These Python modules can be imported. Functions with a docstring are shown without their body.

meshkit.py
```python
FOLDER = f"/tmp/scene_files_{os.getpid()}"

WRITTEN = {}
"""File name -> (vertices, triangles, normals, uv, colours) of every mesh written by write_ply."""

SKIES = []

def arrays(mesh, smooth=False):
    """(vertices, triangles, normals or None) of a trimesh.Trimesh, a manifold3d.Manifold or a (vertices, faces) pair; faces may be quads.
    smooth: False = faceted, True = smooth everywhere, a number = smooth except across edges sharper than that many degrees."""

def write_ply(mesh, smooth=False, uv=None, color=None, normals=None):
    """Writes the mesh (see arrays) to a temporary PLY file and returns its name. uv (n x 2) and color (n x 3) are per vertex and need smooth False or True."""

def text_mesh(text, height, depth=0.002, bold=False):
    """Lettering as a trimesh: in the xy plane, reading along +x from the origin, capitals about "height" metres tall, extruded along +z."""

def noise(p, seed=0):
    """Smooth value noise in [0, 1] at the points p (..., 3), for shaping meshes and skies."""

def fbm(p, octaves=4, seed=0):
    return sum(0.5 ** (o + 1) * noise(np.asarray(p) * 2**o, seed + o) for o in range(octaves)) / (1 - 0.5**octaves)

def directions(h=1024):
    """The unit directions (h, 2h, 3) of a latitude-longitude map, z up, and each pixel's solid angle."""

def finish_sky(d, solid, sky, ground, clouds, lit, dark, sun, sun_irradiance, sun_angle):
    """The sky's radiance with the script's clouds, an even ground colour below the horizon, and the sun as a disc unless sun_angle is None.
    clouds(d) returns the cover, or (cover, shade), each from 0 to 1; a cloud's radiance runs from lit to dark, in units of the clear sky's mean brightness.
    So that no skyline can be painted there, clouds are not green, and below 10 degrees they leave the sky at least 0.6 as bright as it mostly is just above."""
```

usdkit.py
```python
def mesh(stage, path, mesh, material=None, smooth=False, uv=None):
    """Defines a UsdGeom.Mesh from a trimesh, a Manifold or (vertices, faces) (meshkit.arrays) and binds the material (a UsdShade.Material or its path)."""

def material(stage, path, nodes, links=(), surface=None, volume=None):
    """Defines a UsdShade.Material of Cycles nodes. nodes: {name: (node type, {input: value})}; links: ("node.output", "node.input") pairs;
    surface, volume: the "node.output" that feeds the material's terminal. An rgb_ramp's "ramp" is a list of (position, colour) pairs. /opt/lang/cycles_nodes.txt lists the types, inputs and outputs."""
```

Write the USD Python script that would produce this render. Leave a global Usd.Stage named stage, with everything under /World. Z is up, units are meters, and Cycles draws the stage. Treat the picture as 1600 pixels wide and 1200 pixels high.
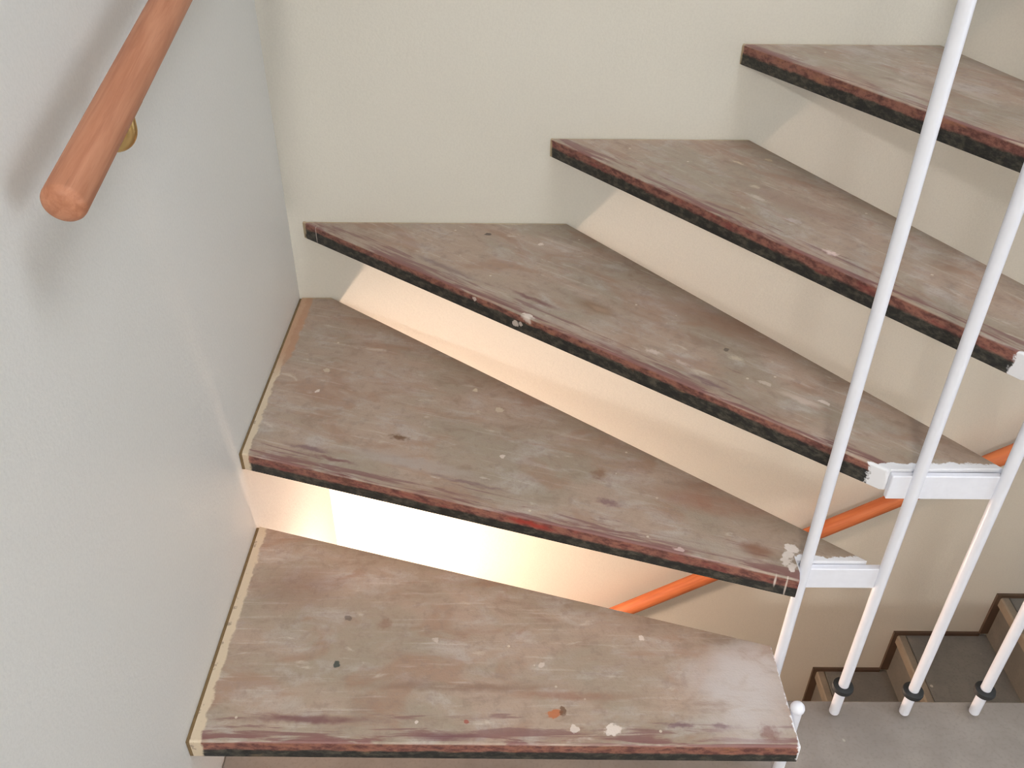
import math
import numpy as np
import trimesh
import manifold3d as m3
import shapely.geometry as sg
import usdkit
from pxr import Usd, UsdGeom, UsdLux, UsdShade, Gf, Sdf, Vt

stage = Usd.Stage.CreateInMemory()
UsdGeom.Xform.Define(stage, '/World')
UsdGeom.Scope.Define(stage, '/World/Looks')

# ------------------------------------------------------------------ camera, lights, exposure
cam = UsdGeom.Camera.Define(stage, '/World/camera')
R_ = (0.99997341, 0.00405079, 0.00606342)
U_ = (-0.00728801, 0.5828519, 0.81254572)
B_ = (-0.000242628, -0.812568304, 0.58286593)
CAM_POS = (0.0, 0.0, 1.40)
cam.AddTransformOp().Set(Gf.Matrix4d(*R_, 0, *U_, 0, *B_, 0, *CAM_POS, 1))
cam.CreateHorizontalApertureAttr(36.0)
cam.CreateFocalLengthAttr(36.0 * 1390.9 / 1600)
cam.CreateClippingRangeAttr((0.05, 100.0))
cam.CreateExposureAttr(-0.27)

WARM_LAMP_POWER = 15.5
DAYLIGHT = 3.8
CEILING_LAMP = 400.0
ROOFLIGHT = 12.0

dome = UsdLux.DomeLight.Define(stage, '/World/sky_light')
dome.CreateIntensityAttr(0.6)
dome.CreateColorAttr(Gf.Vec3f(0.80, 0.90, 1.0))

day = UsdLux.RectLight.Define(stage, '/World/window_daylight')       # daylight outside the landing window
day.CreateWidthAttr(1.9)
day.CreateHeightAttr(1.7)
day.CreateIntensityAttr(DAYLIGHT)
day.CreateColorAttr(Gf.Vec3f(0.86, 0.91, 1.0))
day.AddTranslateOp().Set(Gf.Vec3d(2.62, -0.45, 0.95))
day.AddRotateYOp().Set(90.0)

LAMP_POS = (-0.25, -1.58, 2.10)                                        # the landing's ceiling lamp, behind the camera
ceil_l = UsdLux.DiskLight.Define(stage, '/World/ceiling_lamp_light')
ceil_l.CreateRadiusAttr(0.13)
ceil_l.CreateIntensityAttr(CEILING_LAMP)
ceil_l.CreateColorAttr(Gf.Vec3f(1.0, 0.955, 0.89))
ceil_l.AddTranslateOp().Set(Gf.Vec3d(*LAMP_POS))

sky_l = UsdLux.RectLight.Define(stage, '/World/rooflight_daylight')    # daylight above the stairwell's rooflight
sky_l.CreateWidthAttr(1.3)
sky_l.CreateHeightAttr(1.3)
sky_l.CreateIntensityAttr(ROOFLIGHT)
sky_l.CreateColorAttr(Gf.Vec3f(0.97, 0.97, 1.0))
sky_l.AddTranslateOp().Set(Gf.Vec3d(1.05, 0.70, 3.60))

# ------------------------------------------------------------------ helpers
class Graph:
    """Collects cycles nodes; an input given as L('node.out') is a link."""
    def __init__(self):
        self.nodes, self.links, self.k = {}, [], 0
    def n(self, kind, out=None, **inp):
        self.k += 1
        name = f'n{self.k}'
        vals = {}
        for a, b in inp.items():
            if isinstance(b, L):
                self.links.append((b.s, f'{name}.{a}'))
            else:
                vals[a] = b
        self.nodes[name] = (kind, vals)
        return L(f'{name}.{out}') if out else name
    def mix(self, fac, a, b, t='mix'):
        return self.n('mix', 'color', mix_type=t, fac=fac, color1=a, color2=b)
    def math(self, op, a, b=0.0, c=0.0, clamp=False):
        return self.n('math', 'value', math_type=op, value1=a, value2=b, value3=c, use_clamp=clamp)
    def smooth(self, v, a, b, lo=0.0, hi=1.0):
        return self.n('map_range', 'result', range_type='smoothstep', value=v, from_min=a, from_max=b, to_min=lo, to_max=hi, clamp=True)
    def noise(self, vec, scale, detail=3.0, rough=0.55, dist=0.0):
        return self.n('noise_texture', 'fac', vector=vec, scale=scale, detail=detail, roughness=rough, distortion=dist)
    def scaled(self, vec, s, loc=(0, 0, 0)):
        return self.n('mapping', 'vector', mapping_type='point', vector=vec, scale=s, location=loc)
    def build(self, name, color, rough=0.5, normal=None, **extra):
        kw = dict(base_color=color, roughness=rough, **extra)
        if normal is not None:
            kw['normal'] = normal
        p = self.n('principled_bsdf', **kw)
        return usdkit.material(stage, f'/World/Looks/{name}', self.nodes, self.links, surface=f'{p}.BSDF')

class L:
    def __init__(self, s):
        self.s = s

def lin(r, g, b):
    f = lambda c: (c / 12.92 if c <= 0.04045 else ((c + 0.055) / 1.055) ** 2.4)
    return (f(r / 255), f(g / 255), f(b / 255))

used = {}
def numbered(parent, name):
    k = used.get((parent, name), 0)
    used[(parent, name)] = k + 1
    return name if k == 0 else f'{name}_{k:03d}'

def tag(o, label=None, cat=None, group=None, kind=None):
    p = o if isinstance(o, Usd.Prim) else o.GetPrim()
    for k, v in (('label', label), ('category', cat), ('group', group), ('kind', kind)):
        if v:
            p.SetCustomDataByKey(k, v)
    return p

def thing(name, loc, label=None, cat=None, group=None, kind=None):
    x = UsdGeom.Xform.Define(stage, '/World/' + numbered('/World', name))
    x.AddTranslateOp().Set(Gf.Vec3d(*map(float, loc)))
    return tag(x, label, cat, group, kind)

def obj(name, mesh, mat, parent=None, smooth=False, label=None, kind=None):
    root = str(parent.GetPath()) if parent is not None else '/World'
    m = usdkit.mesh(stage, f'{root}/{numbered(root, name)}', mesh, mat, smooth)
    return tag(m, label, kind=kind)

def hull(pts):
    return m3.Manifold.hull_points(np.asarray(pts, float))

def tm(man):
    m = man.to_mesh()
    return trimesh.Trimesh(np.array(m.vert_properties[:, :3], float), np.array(m.tri_verts), process=False)

def box(x0, y0, z0, x1, y1, z1, c=0.0):
    if c <= 0:
        m = trimesh.creation.box((x1 - x0, y1 - y0, z1 - z0))
        m.apply_translation(((x0 + x1) / 2, (y0 + y1) / 2, (z0 + z1) / 2))
        return m
    pts = []
    for i in range(3):
        lo = [x0, y0, z0]; hi = [x1, y1, z1]
        for k in range(3):
            if k != i:
                lo[k] += c; hi[k] -= c
        pts += [(x, y, z) for x in (lo[0], hi[0]) for y in (lo[1], hi[1]) for z in (lo[2], hi[2])]
    return tm(hull(pts))

def prism(poly, z0, z1, c=0.0):
    """Convex plan polygon to a slab with chamfered top and bottom edges."""
    p = np.asarray(poly, float)
    if c <= 0:
        return tm(hull([(x, y, z) for x, y in p for z in (z0, z1)]))
    q = np.array(sg.Polygon(p).buffer(-c, join_style=2).exterior.coords)[:-1]
    return tm(hull([(x, y, z) for x, y in p for z in (z0 + c, z1 - c)] + [(x, y, z) for x, y in q for z in (z0, z1)]))

def tube(path, radius, n=24, round_start=0.0, round_end=0.0):
    """Sweep of a circle along a polyline, with domed ends (dome length as a share of the radius)."""
    P = np.asarray(path, float)
    rad = np.broadcast_to(np.asarray(radius, float), (len(P),)).copy()
    def dome(p, d, r, share):
        out = []
        for a in np.linspace(90, 0, 7)[:-1] if share > 0 else []:
            t = math.radians(a)
            out.append((p + d * r * share * math.sin(t), max(r * math.cos(t) ** 0.7, r * 0.02)))
        return out
    d0 = P[0] - P[1]; d0 /= np.linalg.norm(d0)
    d1 = P[-1] - P[-2]; d1 /= np.linalg.norm(d1)
    seq = dome(P[0], d0, rad[0], round_start) + list(zip(P, rad)) + dome(P[-1], d1, rad[-1], round_end)[::-1]
    C = np.array([s[0] for s in seq]); Rr = np.array([s[1] for s in seq])
    T = np.gradient(C, axis=0); T /= np.linalg.norm(T, axis=1, keepdims=True)
    up = np.array([0, 0, 1.0]) if abs(T[0][2]) < 0.9 else np.array([1.0, 0, 0])
    V, F = [], []
    ang = np.arange(n) / n * 2 * math.pi
    for c, r, t in zip(C, Rr, T):
        a = np.cross(t, up); a /= np.linalg.norm(a)
        b = np.cross(a, t)
        up = b
        V.append(c + r * (np.cos(ang)[:, None] * a + np.sin(ang)[:, None] * b))
    k = len(C)
    V = np.vstack(V + [C[:1], C[-1:]])
    for i in range(k - 1):
        for j in range(n):
            a, b = i * n + j, i * n + (j + 1) % n
            F += [(a, a + n, b), (b, a + n, b + n)]
    for j in range(n):
        F += [(k * n, j, (j + 1) % n), (k * n + 1, (k - 1) * n + (j + 1) % n, (k - 1) * n + j)]
    m = trimesh.Trimesh(V, np.array(F), process=False)
    if m.volume < 0:
        m.invert()
    return m

def lathe(profile, n=32):
    return trimesh.creation.revolve(np.asarray(profile, float), sections=n)

def cat(*ms):
    return trimesh.util.concatenate(ms)

# ------------------------------------------------------------------ materials
def wall_paint(name, col, bump=0.12, rough=0.45, seed=0.0):
    g = Graph()
    pos = g.n('geometry', 'position')
    p = g.scaled(pos, (1, 1, 1), (seed, seed * 1.7, 0))
    big = g.noise(p, 1.3, 3.0)
    fine = g.noise(p, 240.0, 3.0, 0.6)
    mid = g.noise(p, 95.0, 2.0, 0.5)
    c = g.mix(big, tuple(x * 0.96 for x in col), tuple(min(1, x * 1.03) for x in col))
    c = g.mix(g.smooth(fine, 0.35, 0.7, 0.0, 0.25), c, tuple(x * 0.84 for x in col))
    h = g.math('add', fine, g.math('multiply', mid, 1.2))
    nrm = g.n('bump', 'normal', height=h, strength=bump, distance=0.003)
    return g.build(name, c, rough, nrm, specular_ior_level=0.4)

M = {}
M['wall'] = wall_paint('wall_paint', (0.72, 0.695, 0.63), seed=3.0)
M['wall_left'] = wall_paint('wall_paint_left', (0.72, 0.72, 0.70), rough=0.55, seed=11.0)
M['ceiling'] = wall_paint('ceiling_paint', (0.82, 0.80, 0.74), 0.1, 0.6)

def plain(name, col, rough=0.4, metallic=0.0, noise=0.0, scale=40.0, bump=0.0, **kw):
    g = Graph()
    o = g.n('texture_coordinate', 'object')
    nz = g.noise(o, scale, 4.0, 0.6)
    c = g.mix(nz, tuple(x * (1 - noise) for x in col), tuple(min(1, x * (1 + noise)) for x in col))
    nrm = g.n('bump', 'normal', height=nz, strength=bump, distance=0.002) if bump else None
    return g.build(name, c, rough, nrm, metallic=metallic, **kw)

M['white_enamel'] = plain('white_enamel', (0.80, 0.82, 0.91), 0.32, noise=0.03, scale=60, bump=0.10)
M['white_brushed'] = plain('white_brushed_paint', (0.79, 0.81, 0.90), 0.42, noise=0.05, scale=90, bump=0.25)
M['rubber'] = plain('black_rubber', (0.018, 0.020, 0.022), 0.6, noise=0.2)
M['brass'] = plain('brass', (0.62, 0.42, 0.18), 0.28, metallic=1.0, noise=0.1)
M['window_frame'] = plain('white_window_frame', (0.8, 0.8, 0.8), 0.35, noise=0.03)
M['joint'] = plain('wall_joint', lin(120, 98, 66), 0.6, noise=0.35, scale=60)
M['dark_skirting'] = plain('dark_brown_skirting', lin(88, 70, 56), 0.5, noise=0.25, scale=25)

def wood(name, c0, c1, axis_rot, rough=0.55):
    g = Graph()
    o = g.n('texture_coordinate', 'object')
    v = g.n('vector_rotate', 'vector', rotate_type='euler_xyz', vector=o, rotation=axis_rot)
    s = g.scaled(v, (6, 90, 90))
    n1 = g.noise(s, 1.0, 5.0, 0.6, 0.4)
    n2 = g.noise(g.scaled(v, (22, 420, 420)), 1.0, 3.0, 0.6)
    c = g.mix(g.smooth(n1, 0.3, 0.7), c0, c1)
    c = g.mix(g.smooth(n2, 0.55, 0.8, 0.0, 0.35), c, tuple(x * 0.6 for x in c0))
    nrm = g.n('bump', 'normal', height=n2, strength=0.15, distance=0.001)
    return g.build(name, c, rough, nrm)

RAIL_SLOPE = 0.247
M['rail_wood'] = wood('rail_wood', lin(166, 107, 78), lin(188, 131, 101), (-math.atan(RAIL_SLOPE), 0, -math.pi / 2))
LOW_SLOPE = 0.651
M['low_rail_wood'] = wood('low_rail_wood', lin(186, 98, 54), lin(206, 120, 72), (0, math.atan(LOW_SLOPE), 0))

def stone(name, c0, c1, scale=9.0, specks=True):
    g = Graph()
    p = g.n('geometry', 'position')
    n1 = g.noise(p, scale, 5.0, 0.6)
    n2 = g.noise(p, 160.0, 2.0, 0.6)
    c = g.mix(g.smooth(n1, 0.3, 0.7), c0, c1)
    c = g.mix(g.smooth(n2, 0.45, 0.75, 0.0, 0.3), c, tuple(x * 0.7 for x in c0))
    if specks:
        n3 = g.noise(p, 34.0, 0.0)
        c = g.mix(g.smooth(n3, 0.80, 0.84, 0.0, 0.7), c, lin(205, 200, 188))
    return g.build(name, c, 0.55, g.n('bump', 'normal', height=n2, strength=0.1, distance=0.001))

M['landing'] = stone('landing_stone', lin(134, 127, 123), lin(152, 145, 140), 7.0)
M['step_dark'] = stone('step_top_grey', lin(112, 110, 106), lin(130, 127, 121), 8.0)
M['step_riser'] = stone('step_riser_grey', lin(104, 102, 97), lin(122, 118, 111), 8.0, False)
M['step_nosing'] = stone('step_nosing_tan', lin(136, 125, 111), lin(150, 138, 122), 20.0, False)

def glow(name, col, strength):
    g = Graph()
    e = g.n('emission', color=col, strength=strength)
    return usdkit.material(stage, f'/World/Looks/{name}', g.nodes, g.links, surface=f'{e}.emission')

# ---- the worn paint of the treads: everything in the tread's own coordinates (x along the front edge, y behind it)
def tread_material(idx, ang, thick, spots, end=None, left_strip=None, wall_y=None, front=False, seed=0.0, warm=0.0, red=0.5, split=0.57):
    g = Graph()
    o = g.n('texture_coordinate', 'object')
    q = g.n('vector_rotate', 'vector', rotate_type='z_axis', vector=o, angle=-ang)
    sep = g.n('separate_xyz', vector=q)
    gx, gy, gz = L(sep + '.x'), L(sep + '.y'), L(sep + '.z')
    so = g.n('separate_xyz', vector=o)
    ox, oy = L(so + '.x'), L(so + '.y')
    p = g.scaled(q, (1, 1, 1), (seed, seed * 0.7, seed * 1.3))
    n_big = g.noise(g.scaled(p, (4.0, 7.0, 4)), 1.0, 4.0, 0.6, 0.6)
    n_mid = g.noise(g.scaled(p, (13, 24, 13)), 1.0, 5.0, 0.62, 0.5)
    n_streak = g.noise(g.scaled(p, (8, 120, 20)), 1.0, 4.0, 0.6, 0.3)
    n_fine = g.noise(p, 300.0, 2.0, 0.6)
    n_mott = g.noise(p, 55.0, 4.0, 0.65)
    # worn base: greyish brown, pinkish brown, mauve grey
    c = g.mix(g.smooth(n_big, 0.36, 0.64), lin(156, 143, 127), lin(170, 149, 133))
    c = g.mix(g.smooth(n_mid, 0.48, 0.72, 0.0, 0.6), c, lin(182, 174, 170))
    c = g.mix(g.smooth(n_mid, 0.26, 0.46, 0.55, 0.0), c, lin(128, 104, 90))
    n_rust = g.noise(g.scaled(p, (7, 14, 7), (4.4, 2.2, 0)), 1.0, 4.0, 0.6, 0.8)
    c = g.mix(g.smooth(n_rust, 0.50, 0.66, 0.0, 0.55), c, lin(152, 118, 98))
    c = g.mix(g.smooth(n_streak, 0.50, 0.72, 0.0, 0.30), c, lin(154, 135, 128))
    c = g.mix(g.smooth(n_streak, 0.28, 0.44, 0.3, 0.0), c, lin(204, 192, 184))
    c = g.mix(g.smooth(n_mott, 0.50, 0.70, 0.0, 0.45), c, lin(138, 120, 110))
    c = g.mix(g.smooth(n_fine, 0.50, 0.72, 0.0, 0.25), c, lin(138, 122, 112))
    # grey-white scuffs
    n_sc = g.noise(g.scaled(p, (16, 46, 16), (7.7, 3.1, 0)), 1.0, 4.0, 0.6, 0.5)
    c = g.mix(g.smooth(n_sc, 0.62, 0.76, 0.0, 0.6), c, lin(202, 190, 178))
    # maroon remains near the front edge
    n_red = g.noise(g.scaled(p, (7, 75, 30), (1.3, 5.9, 0)), 1.0, 5.0, 0.6, 0.6)
    near = g.smooth(gy, 0.0, 0.085, 0.20, -0.05)
    c = g.mix(g.smooth(g.math('add', n_red, near), 0.64, 0.74, 0.0, 0.70), c, lin(122, 86, 86))
    band = g.math('multiply', g.smooth(gy, 0.0, 0.03, 1.0, 0.0), g.smooth(n_red, 0.40, 0.58))
    c = g.mix(g.math('multiply', band, 0.7), c, lin(124, 80, 78))
    # tiny paint specks
    vo = g.n('voronoi_texture', vector=p, scale=26.0, feature='f1', dimensions='3D', randomness=1.0)
    pick = g.n('separate_color', 'r', color=L(vo + '.color'))
    dot = g.math('multiply', g.smooth(L(vo + '.distance'), 0.05, 0.075, 1.0, 0.0), g.math('greater_than', pick, 0.72))
    c = g.mix(g.math('multiply', dot, 0.8), c, lin(206, 194, 178))
    vo2 = g.n('voronoi_texture', vector=g.scaled(p, (1, 1, 1), (3, 8, 1)), scale=14.0, feature='f1', dimensions='3D', randomness=1.0)
    pick2 = g.n('separate_color', 'g', color=L(vo2 + '.color'))
    dot2 = g.math('multiply', g.smooth(L(vo2 + '.distance'), 0.03, 0.055, 1.0, 0.0), g.math('greater_than', pick2, 0.85))
    c = g.mix(g.math('multiply', dot2, 0.6), c, lin(100, 84, 78))
    rough = 0.52
    if front:
        # front edge: red-brown above, black below, rubbed through
        nb = g.noise(g.scaled(p, (20, 20, 60)), 1.0, 4.0, 0.65)
        n2 = g.noise(g.scaled(p, (60, 90, 110), (2, 9, 4)), 1.0, 5.0, 0.7)
        rd = g.mix(g.smooth(n2, 0.35, 0.62), lin(94, 54, 50), lin(146, 98, 84))
        rd = g.mix(g.smooth(nb, 0.52, 0.70, 0.0, 0.7), rd, lin(128, 56, 54) if red > 0.5 else lin(152, 104, 78))
        bk = g.mix(g.smooth(n2, 0.42, 0.70), lin(28, 29, 28), lin(80, 76, 66))
        bk = g.mix(g.smooth(nb, 0.60, 0.72, 0.0, 0.6), bk, lin(112, 94, 74))
        zz = g.math('add', g.math('divide', gz, thick), g.math('multiply', g.math('subtract', nb, 0.5), 0.35))
        fc = g.mix(g.smooth(zz, split - 0.07, split + 0.07), bk, rd)
        c = g.mix(g.smooth(gz, thick - 0.0035, thick - 0.0006), fc, c)
    wob = g.noise(p, 38.0, 4.0, 0.65)
    wob2 = g.math('multiply', g.math('subtract', wob, 0.5), 0.022)
    # single stains and blots: (x, y, half-length, half-width, colour, strength)
    if spots:
        dv = g.n('noise_texture', 'color', vector=p, scale=45.0, detail=3.0)
        dv = g.n('vector_math', 'vector', math_type='subtract', vector1=dv, vector2=(0.5, 0.5, 0.5))
        dv = g.n('vector_math', 'vector', math_type='scale', vector1=dv, scale=0.014)
        qq = g.n('vector_math', 'vector', math_type='add', vector1=q, vector2=dv)
        qs = q
        n_rag = g.noise(p, 150.0, 3.0, 0.6)
        if front:                                      # on the front edge the second coordinate is the height
            sq = g.n('separate_xyz', vector=qq)
            qq = g.n('combine_xyz', 'vector', x=L(sq + '.x'), y=L(sq + '.z'), z=0.0)
            qs = g.n('combine_xyz', 'vector', x=gx, y=gz, z=0.0)
        for sx, sy, rx, ry, col, st in spots:
            m = g.n('vector_math', 'vector', math_type='subtract', vector1=qq if min(rx, ry) > 0.0028 else qs, vector2=(sx, sy, 0))
            m = g.n('vector_math', 'vector', math_type='multiply', vector1=m, vector2=(1 / rx, 1 / ry, 0))
            d = g.n('vector_math', 'value', math_type='length', vector1=m)
            if 0.0045 < max(rx, ry) < 0.03 and min(rx, ry) > 0.0028:
                d = g.math('add', d, g.math('multiply', g.math('subtract', n_rag, 0.5), 1.5))
            soft = 0.75 if max(rx, ry) < 0.014 else 0.25
            k = g.smooth(d, soft, 1.15, st, 0.0)
            if max(rx, ry) > 0.03:
                k = g.math('multiply', k, g.smooth(n_mid, 0.30, 0.55, 0.35, 1.0))
            c = g.mix(k, c, lin(*col))
    if left_strip is not None:                         # wall paint and filler on the end next to the left wall
        e = g.math('add', ox, wob2)
        c = g.mix(g.smooth(e, left_strip - 0.003, left_strip + 0.002, 0.92, 0.0), c, lin(206, 190, 166))
        c = g.mix(g.math('multiply', g.smooth(e, left_strip - 0.012, left_strip - 0.009, 1.0, 0.0), g.smooth(n_mott, 0.55, 0.62, 0.0, 0.6)), c, lin(112, 96, 84))
        if warm:
            far = g.smooth(oy, warm, warm + 0.14, 0.0, 1.0)
            e2 = g.math('add', g.math('multiply', far, 0.024), 0.002)
            ee = g.math('subtract', e, e2)
            k = g.math('multiply', g.smooth(ee, -0.003, 0.003, 0.8, 0.0), far)
            c = g.mix(k, c, lin(178, 136, 106))
    if wall_y is not None:                             # thin line of wall paint where the board meets the back wall
        e = g.math('add', g.math('subtract', wall_y, oy), g.math('multiply', wob2, 0.6))
        c = g.mix(g.smooth(e, 0.002, 0.006, 0.7, 0.0), c, lin(196, 178, 146))
    if end is not None:                                # white paint on the inner end: distance from the end line
        (nx, ny, d0, w) = end[:4]
        e = g.math('add', g.math('add', g.math('multiply', ox, nx), g.math('multiply', oy, ny)), -d0)   # >0 beyond the line
        e = g.math('add', e, g.math('multiply', wob2, 1.3))
        ke = g.smooth(e, -w - 0.001, -w + 0.002)
        if len(end) > 4:
            ke = g.math('multiply', ke, g.smooth(ox, end[4] - 0.0003, end[4] + 0.0003))
        c = g.mix(ke, c, (0.80, 0.81, 0.86))
    hgt = g.math('add', n_streak, g.math('add', n_mott, n_fine))
    nrm = g.n('bump', 'normal', height=hgt, strength=0.28, distance=0.0016)
    rg = g.smooth(n_big, 0.3, 0.7, 0.42, 0.60)
    return g.build(f'tread_{"edge" if front else "top"}_paint_{idx}', c, rg, nrm)

# ------------------------------------------------------------------ the setting
XW, YW = -0.484, 1.759
LOW_Z, TOP_Z = -1.32, 3.4
X_END, Y_FRONT, XR = 3.9, -1.9, 2.5

obj('wall_left', box(XW - 0.15, Y_FRONT, LOW_Z - 0.1, XW, YW + 0.15, TOP_Z), M['wall_left'], kind='structure')
obj('wall_back', box(XW, YW, LOW_Z - 0.1, X_END, YW + 0.15, TOP_Z), M['wall'], kind='structure')
obj('wall_front', box(XW, Y_FRONT - 0.15, -0.2, XR + 0.15, Y_FRONT, TOP_Z), M['wall'], kind='structure')
LAND_Z = 2.25
obj('ceiling_landing', box(XW, Y_FRONT, LAND_Z, XR, 0.0, LAND_Z + 0.25), M['ceiling'], kind='structure')
SX0, SX1, SY0, SY1 = 0.45, 1.65, 0.10, 1.30                            # rooflight opening
obj('ceiling', cat(box(XW - 0.15, Y_FRONT - 0.15, TOP_Z, SX0, YW + 0.15, TOP_Z + 0.15), box(SX1, Y_FRONT - 0.15, TOP_Z, X_END, YW + 0.15, TOP_Z + 0.15),
                   box(SX0, Y_FRONT - 0.15, TOP_Z, SX1, SY0, TOP_Z + 0.15), box(SX0, SY1, TOP_Z, SX1, YW + 0.15, TOP_Z + 0.15)), M['ceiling'], kind='structure')
# right wall of the landing, with the window opening y -1.25..0.35, z 0.35..1.75
WY0, WY1, WZ0, WZ1 = -1.30, 0.40, 0.20, 1.70
m = cat(box(XR, Y_FRONT, -0.2, XR + 0.15, WY0, TOP_Z), box(XR, WY1, -0.2, XR + 0.15, 0.80, TOP_Z),
        box(XR, WY0, -0.2, XR + 0.15, WY1, WZ0), box(XR, WY0, WZ1, XR + 0.15, WY1, TOP_Z))
obj('wall_right', m, M['wall'], kind='structure')
obj('wall_end', box(X_END, 0.65, LOW_Z - 0.1, X_END + 0.15, YW + 0.15, TOP_Z + 0.15), M['wall'], kind='structure')
obj('wall_side', box(XR + 0.15, 0.65, -0.2, X_END, 0.80, TOP_Z), M['wall'], kind='structure')

# landing slab
LY = 0.978
obj('floor', prism([(XW, Y_FRONT), (XR + 0.15, Y_FRONT), (XR + 0.15, LY), (XW, LY)], -0.16, 0.0, 0.004), M['landing'], kind='structure')
obj('floor_lower', box(XW, 0.2, LOW_Z - 0.1, 1.0, YW, LOW_Z), M['step_dark'], kind='structure')
obj('wall_understairs', box(XW, 0.05, LOW_Z - 0.1, X_END, 0.20, -0.16), M['wall'], kind='structure')

# the window in the right wall
w = thing('window_1', (XR + 0.06, (WY0 + WY1) / 2, WZ0), kind='structure')
hw, hz = (WY1 - WY0) / 2, WZ1 - WZ0
fr = cat(box(-0.035, -hw, 0, 0.035, -hw + 0.06, hz, 0.004), box(-0.035, hw - 0.06, 0, 0.035, hw, hz, 0.004),
         box(-0.035, -hw, 0, 0.035, hw, 0.06, 0.004), box(-0.035, -hw, hz - 0.06, 0.035, hw, hz, 0.004), box(-0.03, -0.03, 0.05, 0.03, 0.03, hz - 0.05, 0.004))
obj('window_frame', fr, M['window_frame'], w)
g = Graph()
fz = g.n('fresnel', 'fac', IOR=1.45)
tr = g.n('transparent_bsdf', 'BSDF', color=(0.97, 0.98, 0.98))
gl = g.n('glossy_bsdf', 'BSDF', color=(1, 1, 1), roughness=0.02)
mx = g.n('mix_closure', fac=fz, closure1=tr, closure2=gl)
M['pane'] = usdkit.material(stage, '/World/Looks/window_glass', g.nodes, g.links, surface=f'{mx}.closure')
obj('window_pane', box(-0.003, -hw + 0.055, 0.055, 0.003, -0.025, hz - 0.055), M['pane'], w)
obj('window_pane', box(-0.003, 0.025, 0.055, 0.003, hw - 0.055, hz - 0.055), M['pane'], w)

w = thing('window_2', ((SX0 + SX1) / 2, (SY0 + SY1) / 2, TOP_Z + 0.05), kind='structure')
ha = (SX1 - SX0) / 2
obj('window_frame', cat(box(-ha, -ha, -0.03, -ha + 0.05, ha, 0.03), box(ha - 0.05, -ha, -0.03, ha, ha, 0.03), box(-ha + 0.05, -ha, -0.03, ha - 0.05, -ha + 0.05, 0.03), box(-ha + 0.05, ha - 0.05, -0.03, ha - 0.05, ha, 0.03)), M['window_frame'], w)
obj('window_pane', box(-ha + 0.048, -ha + 0.048, -0.004, ha - 0.048, ha - 0.048, 0.004), M['pane'], w)

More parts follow.
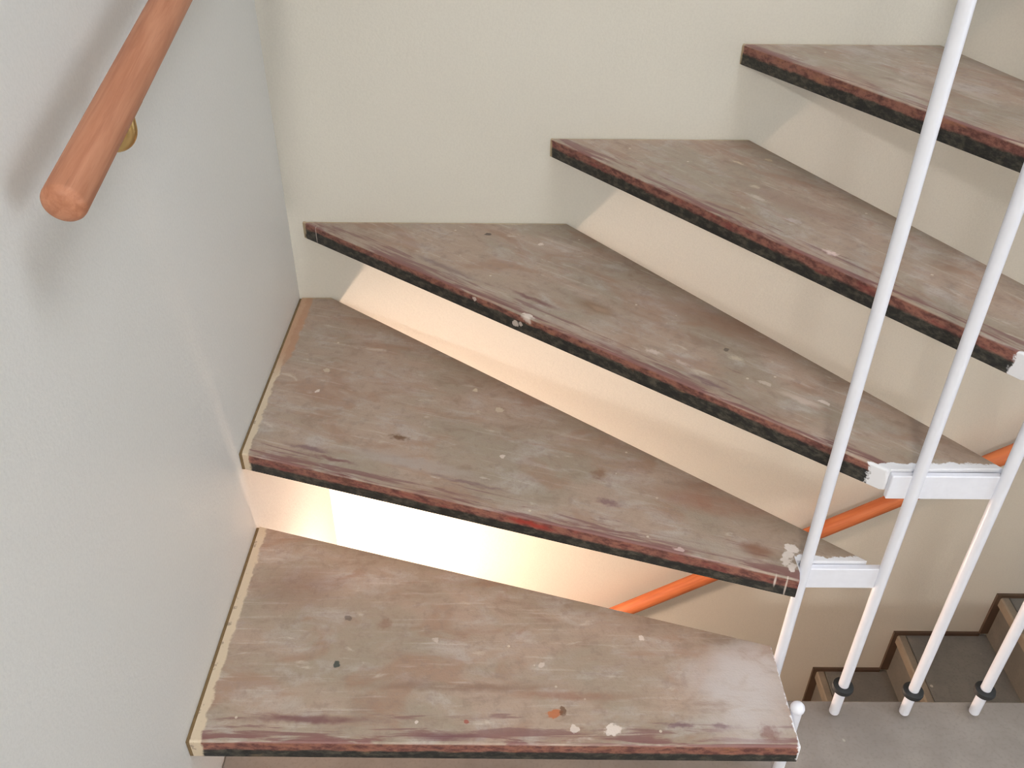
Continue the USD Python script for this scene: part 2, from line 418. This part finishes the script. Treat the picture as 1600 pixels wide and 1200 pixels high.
# the lower flight of grey steps along the back wall
RX = [0.75, 0.977, 1.186, 1.443, 1.69, 1.93, 2.17]
ST = [-1.145, -0.960, -0.783, -0.612, -0.455, -0.305, -0.155]
names = ['grey stone step below the lowest step in sight, under the wooden treads',
         'lowest grey stone step in sight, just past the landing edge beside the first white rod',
         'second grey stone step up in sight, beyond the white rods with black collars',
         'third grey stone step up, at the right edge of the photo beyond the rods']
for k in range(len(RX)):
    x0 = RX[k]
    x1 = RX[k + 1] if k + 1 < len(RX) else 2.62
    zt = ST[k]
    z_prev = ST[k - 1] if k else LOW_Z
    lab = names[k] if k < 4 else f'grey stone step of the lower flight hidden right of the photo, {["first", "second", "third"][k - 4]} beyond the frame'
    s = thing('stone_step', ((x0 + x1) / 2, 1.36, zt), lab, 'step', 'grey steps of the lower flight')
    h2 = (x1 - x0) / 2
    obj('step_top', box(-h2 + 0.014, -0.385, -0.05, h2 + 0.004, YW - 1.36 - 0.001, 0, 0.002), M['step_dark'], s)
    obj('nosing', box(-h2 - 0.012, -0.385, -0.035, -h2 + 0.014, YW - 1.36 - 0.001, 0.0005, 0.004), M['step_nosing'], s, label='tan worn front nosing')
    obj('riser', box(-h2, -0.385, z_prev - zt, -h2 + 0.03, YW - 1.36 - 0.001, -0.034), M['step_riser'], s)
# stepped dark skirting on the back wall, following the steps
def skirt():
    t, hgt = 0.008, 0.012
    ms = []
    for k in range(len(RX)):
        x0 = RX[k]; x1 = RX[k + 1] if k + 1 < len(RX) else 2.62
        zp = ST[k - 1] if k else LOW_Z
        ms.append(box(x0 - 0.012 - hgt, YW - t, ST[k], x1 - 0.012 - hgt, YW, ST[k] + hgt))
        ms.append(box(x0 - 0.012 - hgt, YW - t, zp + hgt, x0, YW, ST[k]))
    return cat(*ms)
obj('trim_1', skirt(), M['dark_skirting'], kind='structure')

# ------------------------------------------------------------------ the wooden treads
TH = 0.038
GRN, ORG, WHT, CRM, DRK, BRN, PUR, RST, RED, HAZ = (56, 66, 62), (178, 104, 62), (216, 204, 196), (204, 192, 172), (74, 62, 60), (104, 72, 46), (104, 72, 84), (128, 82, 58), (150, 52, 40), (186, 174, 174)
TREADS = [
    dict(z=0.189, poly=[(-0.478, 0.766), (0.435, 0.764), (0.433, 0.948), (-0.478, 1.217)], nf=2, red=0.4,
         spots=[(0.197, 0.140, 0.006, 0.006, GRN, 0.9), (0.547, 0.053, 0.012, 0.008, ORG, 0.9), (0.560, 0.057, 0.006, 0.008, (96, 64, 40), 0.8), (0.635, 0.027, 0.012, 0.010, WHT, 0.95), (0.577, 0.028, 0.007, 0.007, WHT, 0.8),
                (0.203, 0.235, 0.008, 0.005, DRK, 0.6), (0.696, 0.196, 0.005, 0.005, WHT, 0.9), (0.529, 0.141, 0.006, 0.005, WHT, 0.6), (0.84, 0.09, 0.09, 0.11, (192, 184, 182), 0.95), (0.87, 0.15, 0.07, 0.06, (192, 184, 182), 0.8), (0.387, 0.012, 0.06, 0.012, (110, 72, 78), 0.8),
                (0.337, 0.035, 0.004, 0.004, WHT, 0.8), (0.413, 0.038, 0.004, 0.004, RED, 0.7), (0.354, 0.190, 0.006, 0.005, WHT, 0.5), (0.265, 0.222, 0.016, 0.012, (126, 88, 72), 0.5), (0.736, 0.035, 0.028, 0.007, PUR, 0.7), (0.80, 0.036, 0.016, 0.006, PUR, 0.6),
                (0.40, 0.10, 0.20, 0.010, (126, 100, 84), 0.6), (0.58, 0.085, 0.12, 0.010, (140, 96, 76), 0.6), (0.18, 0.040, 0.13, 0.009, (108, 66, 70), 0.8), (0.87, 0.022, 0.02, 0.016, (120, 74, 70), 0.6), (0.10, 0.30, 0.09, 0.06, (128, 98, 82), 0.5)],
         end=(1, 0, 0.913, 0.003), strip=0.016, warm=0.0, white_front=None,
         label='lowest grey-brown worn wooden winder tread, with a white blot near its front edge'),
    dict(z=0.377, poly=[(-0.478, 1.209), (0.437, 0.921), (0.4435, 0.9445), (0.4435, 0.9625), (0.552, 0.9625), (-0.412, 1.757), (-0.478, 1.757)], nf=2, red=0.8,
         spots=[(0.246, 0.128, 0.022, 0.010, BRN, 0.9), (0.038, 0.212, 0.005, 0.005, WHT, 0.9), (0.329, 0.310, 0.005, 0.005, CRM, 0.9), (0.395, 0.264, 0.009, 0.008, CRM, 0.6), (0.443, 0.136, 0.005, 0.005, WHT, 0.8),
                (0.615, 0.144, 0.014, 0.018, (120, 84, 62), 0.6), (0.647, 0.078, 0.024, 0.010, (118, 88, 96), 0.7), (0.890, 0.043, 0.035, 0.020, RST, 0.7), (0.944, 0.066, 0.010, 0.010, (222, 212, 206), 0.95), (0.940, 0.050, 0.008, 0.011, (222, 212, 206), 0.9), (0.936, 0.036, 0.007, 0.010, (222, 212, 206), 0.9), (0.946, 0.024, 0.006, 0.010, (222, 212, 206), 0.9),
                (0.104, 0.049, 0.06, 0.008, PUR, 0.7), (0.155, 0.035, 0.06, 0.006, (112, 62, 66), 0.8), (0.406, 0.052, 0.09, 0.006, PUR, 0.6), (0.023, 0.280, 0.006, 0.006, CRM, 0.6), (0.80, 0.13, 0.12, 0.035, (150, 106, 86), 0.6), (0.82, 0.028, 0.10, 0.02, (166, 154, 142), 0.7),
                (0.776, 0.006, 0.010, 0.006, (206, 180, 176), 0.8), (0.30, 0.07, 0.16, 0.02, (164, 152, 146), 0.7)],
         end=(0, -1, 0.247, 0.012, 0.9195), strip=0.012, edge_spots=[(0.925, 0.026, 0.0022, 0.014, WHT, 0.85), (0.942, 0.02, 0.0018, 0.03, WHT, 0.75), (0.533, 0.028, 0.050, 0.007, (158, 46, 36), 0.85), (0.20, 0.030, 0.014, 0.012, (96, 60, 50), 0.7)], warm=0.20, white_front=None, back_strip=True,
         label='second wooden winder tread from below, filling the wall corner, with a brown stain'),
    dict(z=0.565, poly=[(-0.453, 1.757), (0.533, 0.9613), (0.7035, 0.9655), (0.115, 1.757)], nf=2, red=0.4,
         spots=[(0.614, 0.005, 0.013, 0.006, WHT, 0.95), (0.346, 0.208, 0.007, 0.007, DRK, 0.85), (0.461, 0.246, 0.005, 0.005, WHT, 0.9), (0.689, 0.108, 0.055, 0.020, (124, 94, 70), 0.8), (0.700, 0.108, 0.030, 0.010, (162, 136, 116), 0.8), (0.849, 0.049, 0.016, 0.009, (206, 190, 184), 0.7), (0.905, 0.052, 0.018, 0.006, (206, 190, 184), 0.5),
                (0.971, 0.028, 0.045, 0.008, PUR, 0.8), (1.101, 0.080, 0.045, 0.010, (206, 192, 182), 0.7), (1.04, 0.085, 0.012, 0.006, (206, 192, 182), 0.6), (0.585, 0.058, 0.07, 0.008, (106, 58, 62), 0.8), (0.944, 0.132, 0.005, 0.005, DRK, 0.7), (0.968, 0.121, 0.016, 0.007, CRM, 0.6),
                (1.135, 0.097, 0.010, 0.006, WHT, 0.8), (0.37, 0.045, 0.10, 0.010, (112, 90, 92), 0.6), (0.90, 0.20, 0.20, 0.04, (140, 106, 88), 0.5), (0.70, 0.02, 0.16, 0.010, (176, 162, 152), 0.6)],
         end=(0.028, 1, None, 0.012), strip=None, warm=0.0, white_front=True, edge_spots=[(0.616, 0.036, 0.014, 0.010, WHT, 0.95), (0.590, 0.014, 0.006, 0.006, WHT, 0.7), (0.60, 0.018, 0.004, 0.005, WHT, 0.7), (0.49, 0.030, 0.005, 0.005, WHT, 0.7), (0.042, 0.019, 0.0018, 0.03, WHT, 0.7)],
         label='third wooden winder tread from below, with a dark knot and white painted inner end'),
    dict(z=0.753, poly=[(0.075, 1.757), (0.679, 0.9717), (0.850, 0.9765), (0.477, 1.757)], nf=2, red=0.8,
         spots=[(0.651, 0.039, 0.016, 0.008, (222, 200, 196), 0.9), (0.315, 0.208, 0.016, 0.005, (206, 186, 160), 0.8), (0.408, 0.144, 0.014, 0.008, CRM, 0.8), (0.445, 0.109, 0.024, 0.008, (196, 184, 174), 0.7), (0.338, 0.265, 0.010, 0.004, (196, 176, 146), 0.6), (0.541, 0.085, 0.016, 0.010, HAZ, 0.7), (0.50, 0.14, 0.14, 0.03, (142, 116, 104), 0.5), (0.30, 0.05, 0.14, 0.012, (170, 158, 156), 0.6)],
         end=(0.02, 1, None, 0.012), strip=None, warm=0.0, white_front=True,
         label='fourth wooden winder tread from below, its front edge mottled brick red over black'),
    dict(z=0.941, poly=[(0.435, 1.757), (0.863, 0.986), (1.01, 0.990), (0.812, 1.757)], nf=2, red=0.3,
         spots=[(0.319, 0.087, 0.05, 0.012, (186, 172, 160), 0.7), (0.420, 0.135, 0.05, 0.012, (186, 172, 160), 0.6), (0.352, 0.06, 0.08, 0.02, (180, 164, 152), 0.5)],
         end=(0.02, 1, None, 0.012), strip=None, warm=0.0, white_front=True,
         label='fifth and highest wooden tread in sight, top right, with orange-brown front edge'),
    dict(z=1.129, poly=[(0.795, 1.757), (1.05, 0.986), (1.19, 0.990), (1.11, 1.757)], nf=2, red=0.4, spots=[], end=(0.02, 1, None, 0.012), strip=None, warm=0.0, white_front=True,
         label='sixth wooden tread, above the top right corner of the photo'),
]
for i, T in enumerate(TREADS):
    P = np.array(T['poly'])
    z0 = T['z'] - TH
    O = P[0]
    Q = P - O
    d = Q[1] / np.linalg.norm(Q[1])
    ang = math.atan2(d[1], d[0])
    nrm = np.array([-d[1], d[0]])
    t = thing('stair_tread', (O[0], O[1], z0), T['label'], 'stair tread', 'worn winder treads of the upper flight')
    E = 0.005
    # board starts E behind the front edge
    def cut(poly, keep_front):
        big = 3.0
        a = (np.array([-big * d, (1 + big) * d]) if False else np.array([-big * d, big * d]))
        if keep_front:
            q = [a[0] - nrm * big, a[1] - nrm * big, a[1] + nrm * E, a[0] + nrm * E]
        else:
            q = [a[0] + nrm * E, a[1] + nrm * E, a[1] + nrm * big, a[0] + nrm * big]
        r = sg.Polygon(poly).intersection(sg.Polygon(q))
        r = max(getattr(r, 'geoms', [r]), key=lambda a: a.area)
        return np.array(r.exterior.coords)[:-1]
    end = T['end']
    if end is not None and end[2] is None:
        nx, ny, _, wdt = end
        nn = np.array([-nx, -ny]) if ny > 0 and i >= 1 else np.array([nx, ny])
        # outward normal of the inner end edge (from corner 1 to corner 2)
        e = Q[2] - Q[1]
        on = np.array([e[1], -e[0]]) / np.linalg.norm(e)
        end = (on[0], on[1], float(on @ Q[1]), wdt)
    kw = dict(end=end, left_strip=T['strip'], wall_y=(1.757 - O[1]) if i >= 1 else None, seed=2.37 * i + 0.4, warm=T['warm'], red=T['red'], split={0: 0.50, 1: 0.52, 2: 0.66, 3: 0.56}.get(i, 0.55))
    mt = tread_material(i + 1, ang, TH, T['spots'], **kw)
    if i == 1:
        kw['end'] = None
    if T['white_front']:
        end2 = (end[0], end[1], end[2], 0.0175 if i == 2 else 0.014)
        kw['end'] = end2
    me = tread_material(i + 1, ang, TH, T.get('edge_spots', []), front=True, **kw)
    cp = cut(Q, False)
    if i == 1:                                         # the corner is notched round the rod
        body = trimesh.creation.extrude_polygon(sg.Polygon(cp), TH, engine='earcut')
    else:
        body = prism(cp, 0.0, TH, 0.0006)
    obj('board', body, mt, t)
    # front edge strip with an eased upper arris
    fs = cut(Q, True)
    r = 0.0035
    pts = []
    for x, y in fs:
        dist = np.dot((x, y), nrm)
        if dist > E * 0.5:
            pts += [(x, y, 0.0), (x, y, TH)]
        else:
            pts += [(x, y, 0.001), (x, y, TH - r)]
            for a in (25, 50, 75, 90):
                s_ = math.radians(a)
                off = r * (1 - math.cos(s_))
                pts.append((x + nrm[0] * off, y + nrm[1] * off, TH - r + r * math.sin(s_)))
            pts.append((x + nrm[0] * 0.001, y + nrm[1] * 0.001, 0.0))
    obj('front_edge', tm(hull(pts)), me, t, smooth=35, label='red-brown and black painted front edge')
    if T['strip'] is not None:
        yb0, yb1 = Q[0][1], Q[-1][1]
        obj('end_filler', box(XW - O[0] + 0.0003, yb0 + 0.001, 0.0, 0.0002, yb1 - 0.001, TH - 0.0025), M['joint'], t, label='dark recessed joint against the left wall')
    # flat steel support bar on the inner end (ties the tread to the rods)
    if i in (1, 2, 3, 4, 5):
        if i == 1:
            x0, x1, y0, y1, zt, zb = 0.4565, 0.5740, 0.950, 0.9612, 0.3715, 0.329
        elif i == 2:
            x0, x1, y0, y1, zt, zb = 0.541, 0.7035, 0.9508, 0.9608, 0.5615, 0.518
        else:
            dx = {3: 0.150, 4: 0.335, 5: 0.52}[i]
            x0, x1, y0, y1, zt, zb = 0.541 + dx, 0.7035 + dx, 0.961 if i == 3 else 0.975, 0.971 if i == 3 else 0.985, T['z'] - 0.003, T['z'] - 0.048
        obj('support_bar', box(x0 - O[0], y0 - O[1], zb - z0, x1 - O[0], y1 - O[1], zt - z0, 0.0012), M['white_brushed'], t, label='white painted flat steel support bar')

# ------------------------------------------------------------------ balusters
BR = 0.0088
BAL = [(0.4533, 0.950, 0.0, 2.05, None, 'leftmost of the full-height thin white baluster rods, behind the lowest tread'),
       (0.5775, 0.950, 0.004, 2.15, 0.078, 'second full-height white baluster rod from the left, with a black collar at its foot'),
       (0.7020, 0.950, 0.004, 2.25, 0.066, 'third full-height white baluster rod from the left, with a black collar at its foot'),
       (0.8260, 0.950, 0.006, 2.35, 0.070, 'rightmost white baluster rod, in the lower right corner, with a black collar at its foot')]
for x, y, zb, ztop, ring, lab in BAL:
    b = thing('baluster', (x, y, 0.0), lab, 'baluster', 'thin white baluster rods')
    obj('rod', tube([(0, 0, zb + 0.004), (0, 0, 0.5), (0, 0, 1.2), (0, 0, ztop)], BR, 24, 0.5, 0.3), M['white_enamel'], b, smooth=40)
    if ring:
        tor = lathe([(BR - 0.0004, -0.006), (0.0145, -0.006), (0.0170, -0.0045), (0.0180, 0.0), (0.0170, 0.0045), (0.0145, 0.006), (BR - 0.0004, 0.006), (BR - 0.0004, -0.006)], 32)
        tor.apply_translation((0, 0, ring))
        obj('collar', tor, M['rubber'], b, smooth=35, label='black rubber collar')
st = thing('baluster_stub', (0.4455, 0.828, 0.0), 'short white rod with a rounded top at the front right corner of the lowest tread', 'baluster')
obj('rod', tube([(0, 0, 0.002), (0, 0, 0.10), (0, 0, 0.188)], 0.0088, 24, 0, 0), M['white_enamel'], st, smooth=40)
obj('rounded_cap', lathe([(0.0, 0.205), (0.004, 0.2042), (0.0075, 0.202), (0.0102, 0.198), (0.0112, 0.194), (0.0108, 0.190), (0.0086, 0.186), (0.0, 0.186)], 28), M['white_enamel'], st, smooth=40)

# ------------------------------------------------------------------ wall handrails
def rail_y(y):
    return 1.046 + RAIL_SLOPE * (y - 0.799)
RXP, RR = XW + 0.056, 0.0216
h = thing('handrail', (RXP, 0.79, rail_y(0.79)), 'round orange-brown wooden handrail with rounded end on the left wall', 'handrail')
obj('rail', tube([(0, 0.0, 0), (0, 0.4, 0.4 * RAIL_SLOPE), (0, 0.86, 0.86 * RAIL_SLOPE)], RR, 48, 0.55, 0.0), M['rail_wood'], h, smooth=40)
yb = 0.975 - 0.79
zc = yb * RAIL_SLOPE
bend = [(-0.024 + 0.024 * math.sin(a), yb, zc - 0.038 - 0.024 * math.cos(a)) for a in np.linspace(0, math.pi / 2, 10)]
arm = tube([(-0.056, yb, zc - 0.062)] + bend + [(0, yb, zc - RR - 0.002)], 0.0065, 24, 0, 0)
ros = lathe([(0, 0.010), (0.006, 0.0095), (0.012, 0.008), (0.016, 0.006), (0.019, 0.003), (0.020, 0.0), (0, 0)], 40)
ros.apply_transform(trimesh.transformations.rotation_matrix(math.pi / 2, (0, 1, 0)))
ros.apply_translation((-0.056, yb, zc - 0.062))
sad = tm(hull([(x, yb + dy, zc + dy * RAIL_SLOPE - RR + dz) for x in (-0.009, 0.009) for dy in (-0.026, 0.026) for dz in (-0.0035, 0.003)]))
br = obj('bracket', cat(arm, ros), M['brass'], h, smooth=40, label='small brass wall bracket')
obj('saddle', sad, M['brass'], br)

def low_z(x):
    return -0.631 + LOW_SLOPE * (x - 0.31)
lx0, lx1 = 0.06, 1.95
h2 = thing('handrail', (lx0, YW - 0.055, low_z(lx0)), 'bright orange wooden handrail on the back wall below the treads', 'handrail')
obj('rail', tube([(0, 0, 0), ((lx1 - lx0) / 2, 0, (lx1 - lx0) / 2 * LOW_SLOPE), (lx1 - lx0, 0, (lx1 - lx0) * LOW_SLOPE)], 0.0205, 40, 0.5, 0.5), M['low_rail_wood'], h2, smooth=40)
for bx in (0.70, 1.80):
    xx = bx - lx0
    zc = xx * LOW_SLOPE
    arm = tube([(xx, 0.055, zc - 0.066), (xx, 0.03, zc - 0.066), (xx, 0.012, zc - 0.060), (xx, 0.002, zc - 0.048), (xx, 0, zc - 0.020)], 0.006, 16, 0, 0)
    ros = lathe([(0, 0.010), (0.006, 0.0095), (0.012, 0.008), (0.016, 0.006), (0.019, 0.003), (0.020, 0.0), (0, 0)], 40)
    ros.apply_transform(trimesh.transformations.rotation_matrix(math.pi / 2, (1, 0, 0)))
    ros.apply_translation((xx, 0.055, zc - 0.066))
    obj('bracket', cat(arm, ros), M['brass'], h2, smooth=40)

# ------------------------------------------------------------------ lamps
# wall lamp of the lower flight (hidden behind the lowest tread; its warm light fills the gaps)
M['lamp_glow'] = glow('warm_lamp_glow', (1.0, 0.71, 0.53), WARM_LAMP_POWER * 60)
lp = thing('wall_lamp', (XW, 1.32, -0.40), 'warm glowing wall lamp low on the left wall, behind the lowest tread', 'lamp')
bp = lathe([(0, 0.012), (0.040, 0.012), (0.050, 0.008), (0.052, 0.0), (0, 0)], 32)
bp.apply_transform(trimesh.transformations.rotation_matrix(math.pi / 2, (0, 1, 0)))
obj('back_plate', bp, M['white_enamel'], lp, smooth=40)
sk = tube([(0.010, 0, 0), (0.045, 0, 0)], 0.020, 24, 0, 0)
obj('socket', sk, M['brass'], lp, smooth=40)
gb = trimesh.creation.icosphere(3, 0.034)
gb.apply_translation((0.074, 0, 0))
obj('bulb', gb, M['lamp_glow'], lp, smooth=True)

cl = thing('ceiling_lamp', (LAMP_POS[0], LAMP_POS[1], LAND_Z), 'round white ceiling lamp behind the camera, outside the photo', 'lamp')
obj('lamp_body', lathe([(0.0, 0.0), (0.0, LAMP_POS[2] - LAND_Z + 0.007), (0.132, LAMP_POS[2] - LAND_Z + 0.007), (0.136, LAMP_POS[2] - LAND_Z - 0.003), (0.146, LAMP_POS[2] - LAND_Z - 0.003), (0.146, 0.0), (0.0, 0.0)], 40), M['white_enamel'], cl, smooth=30)
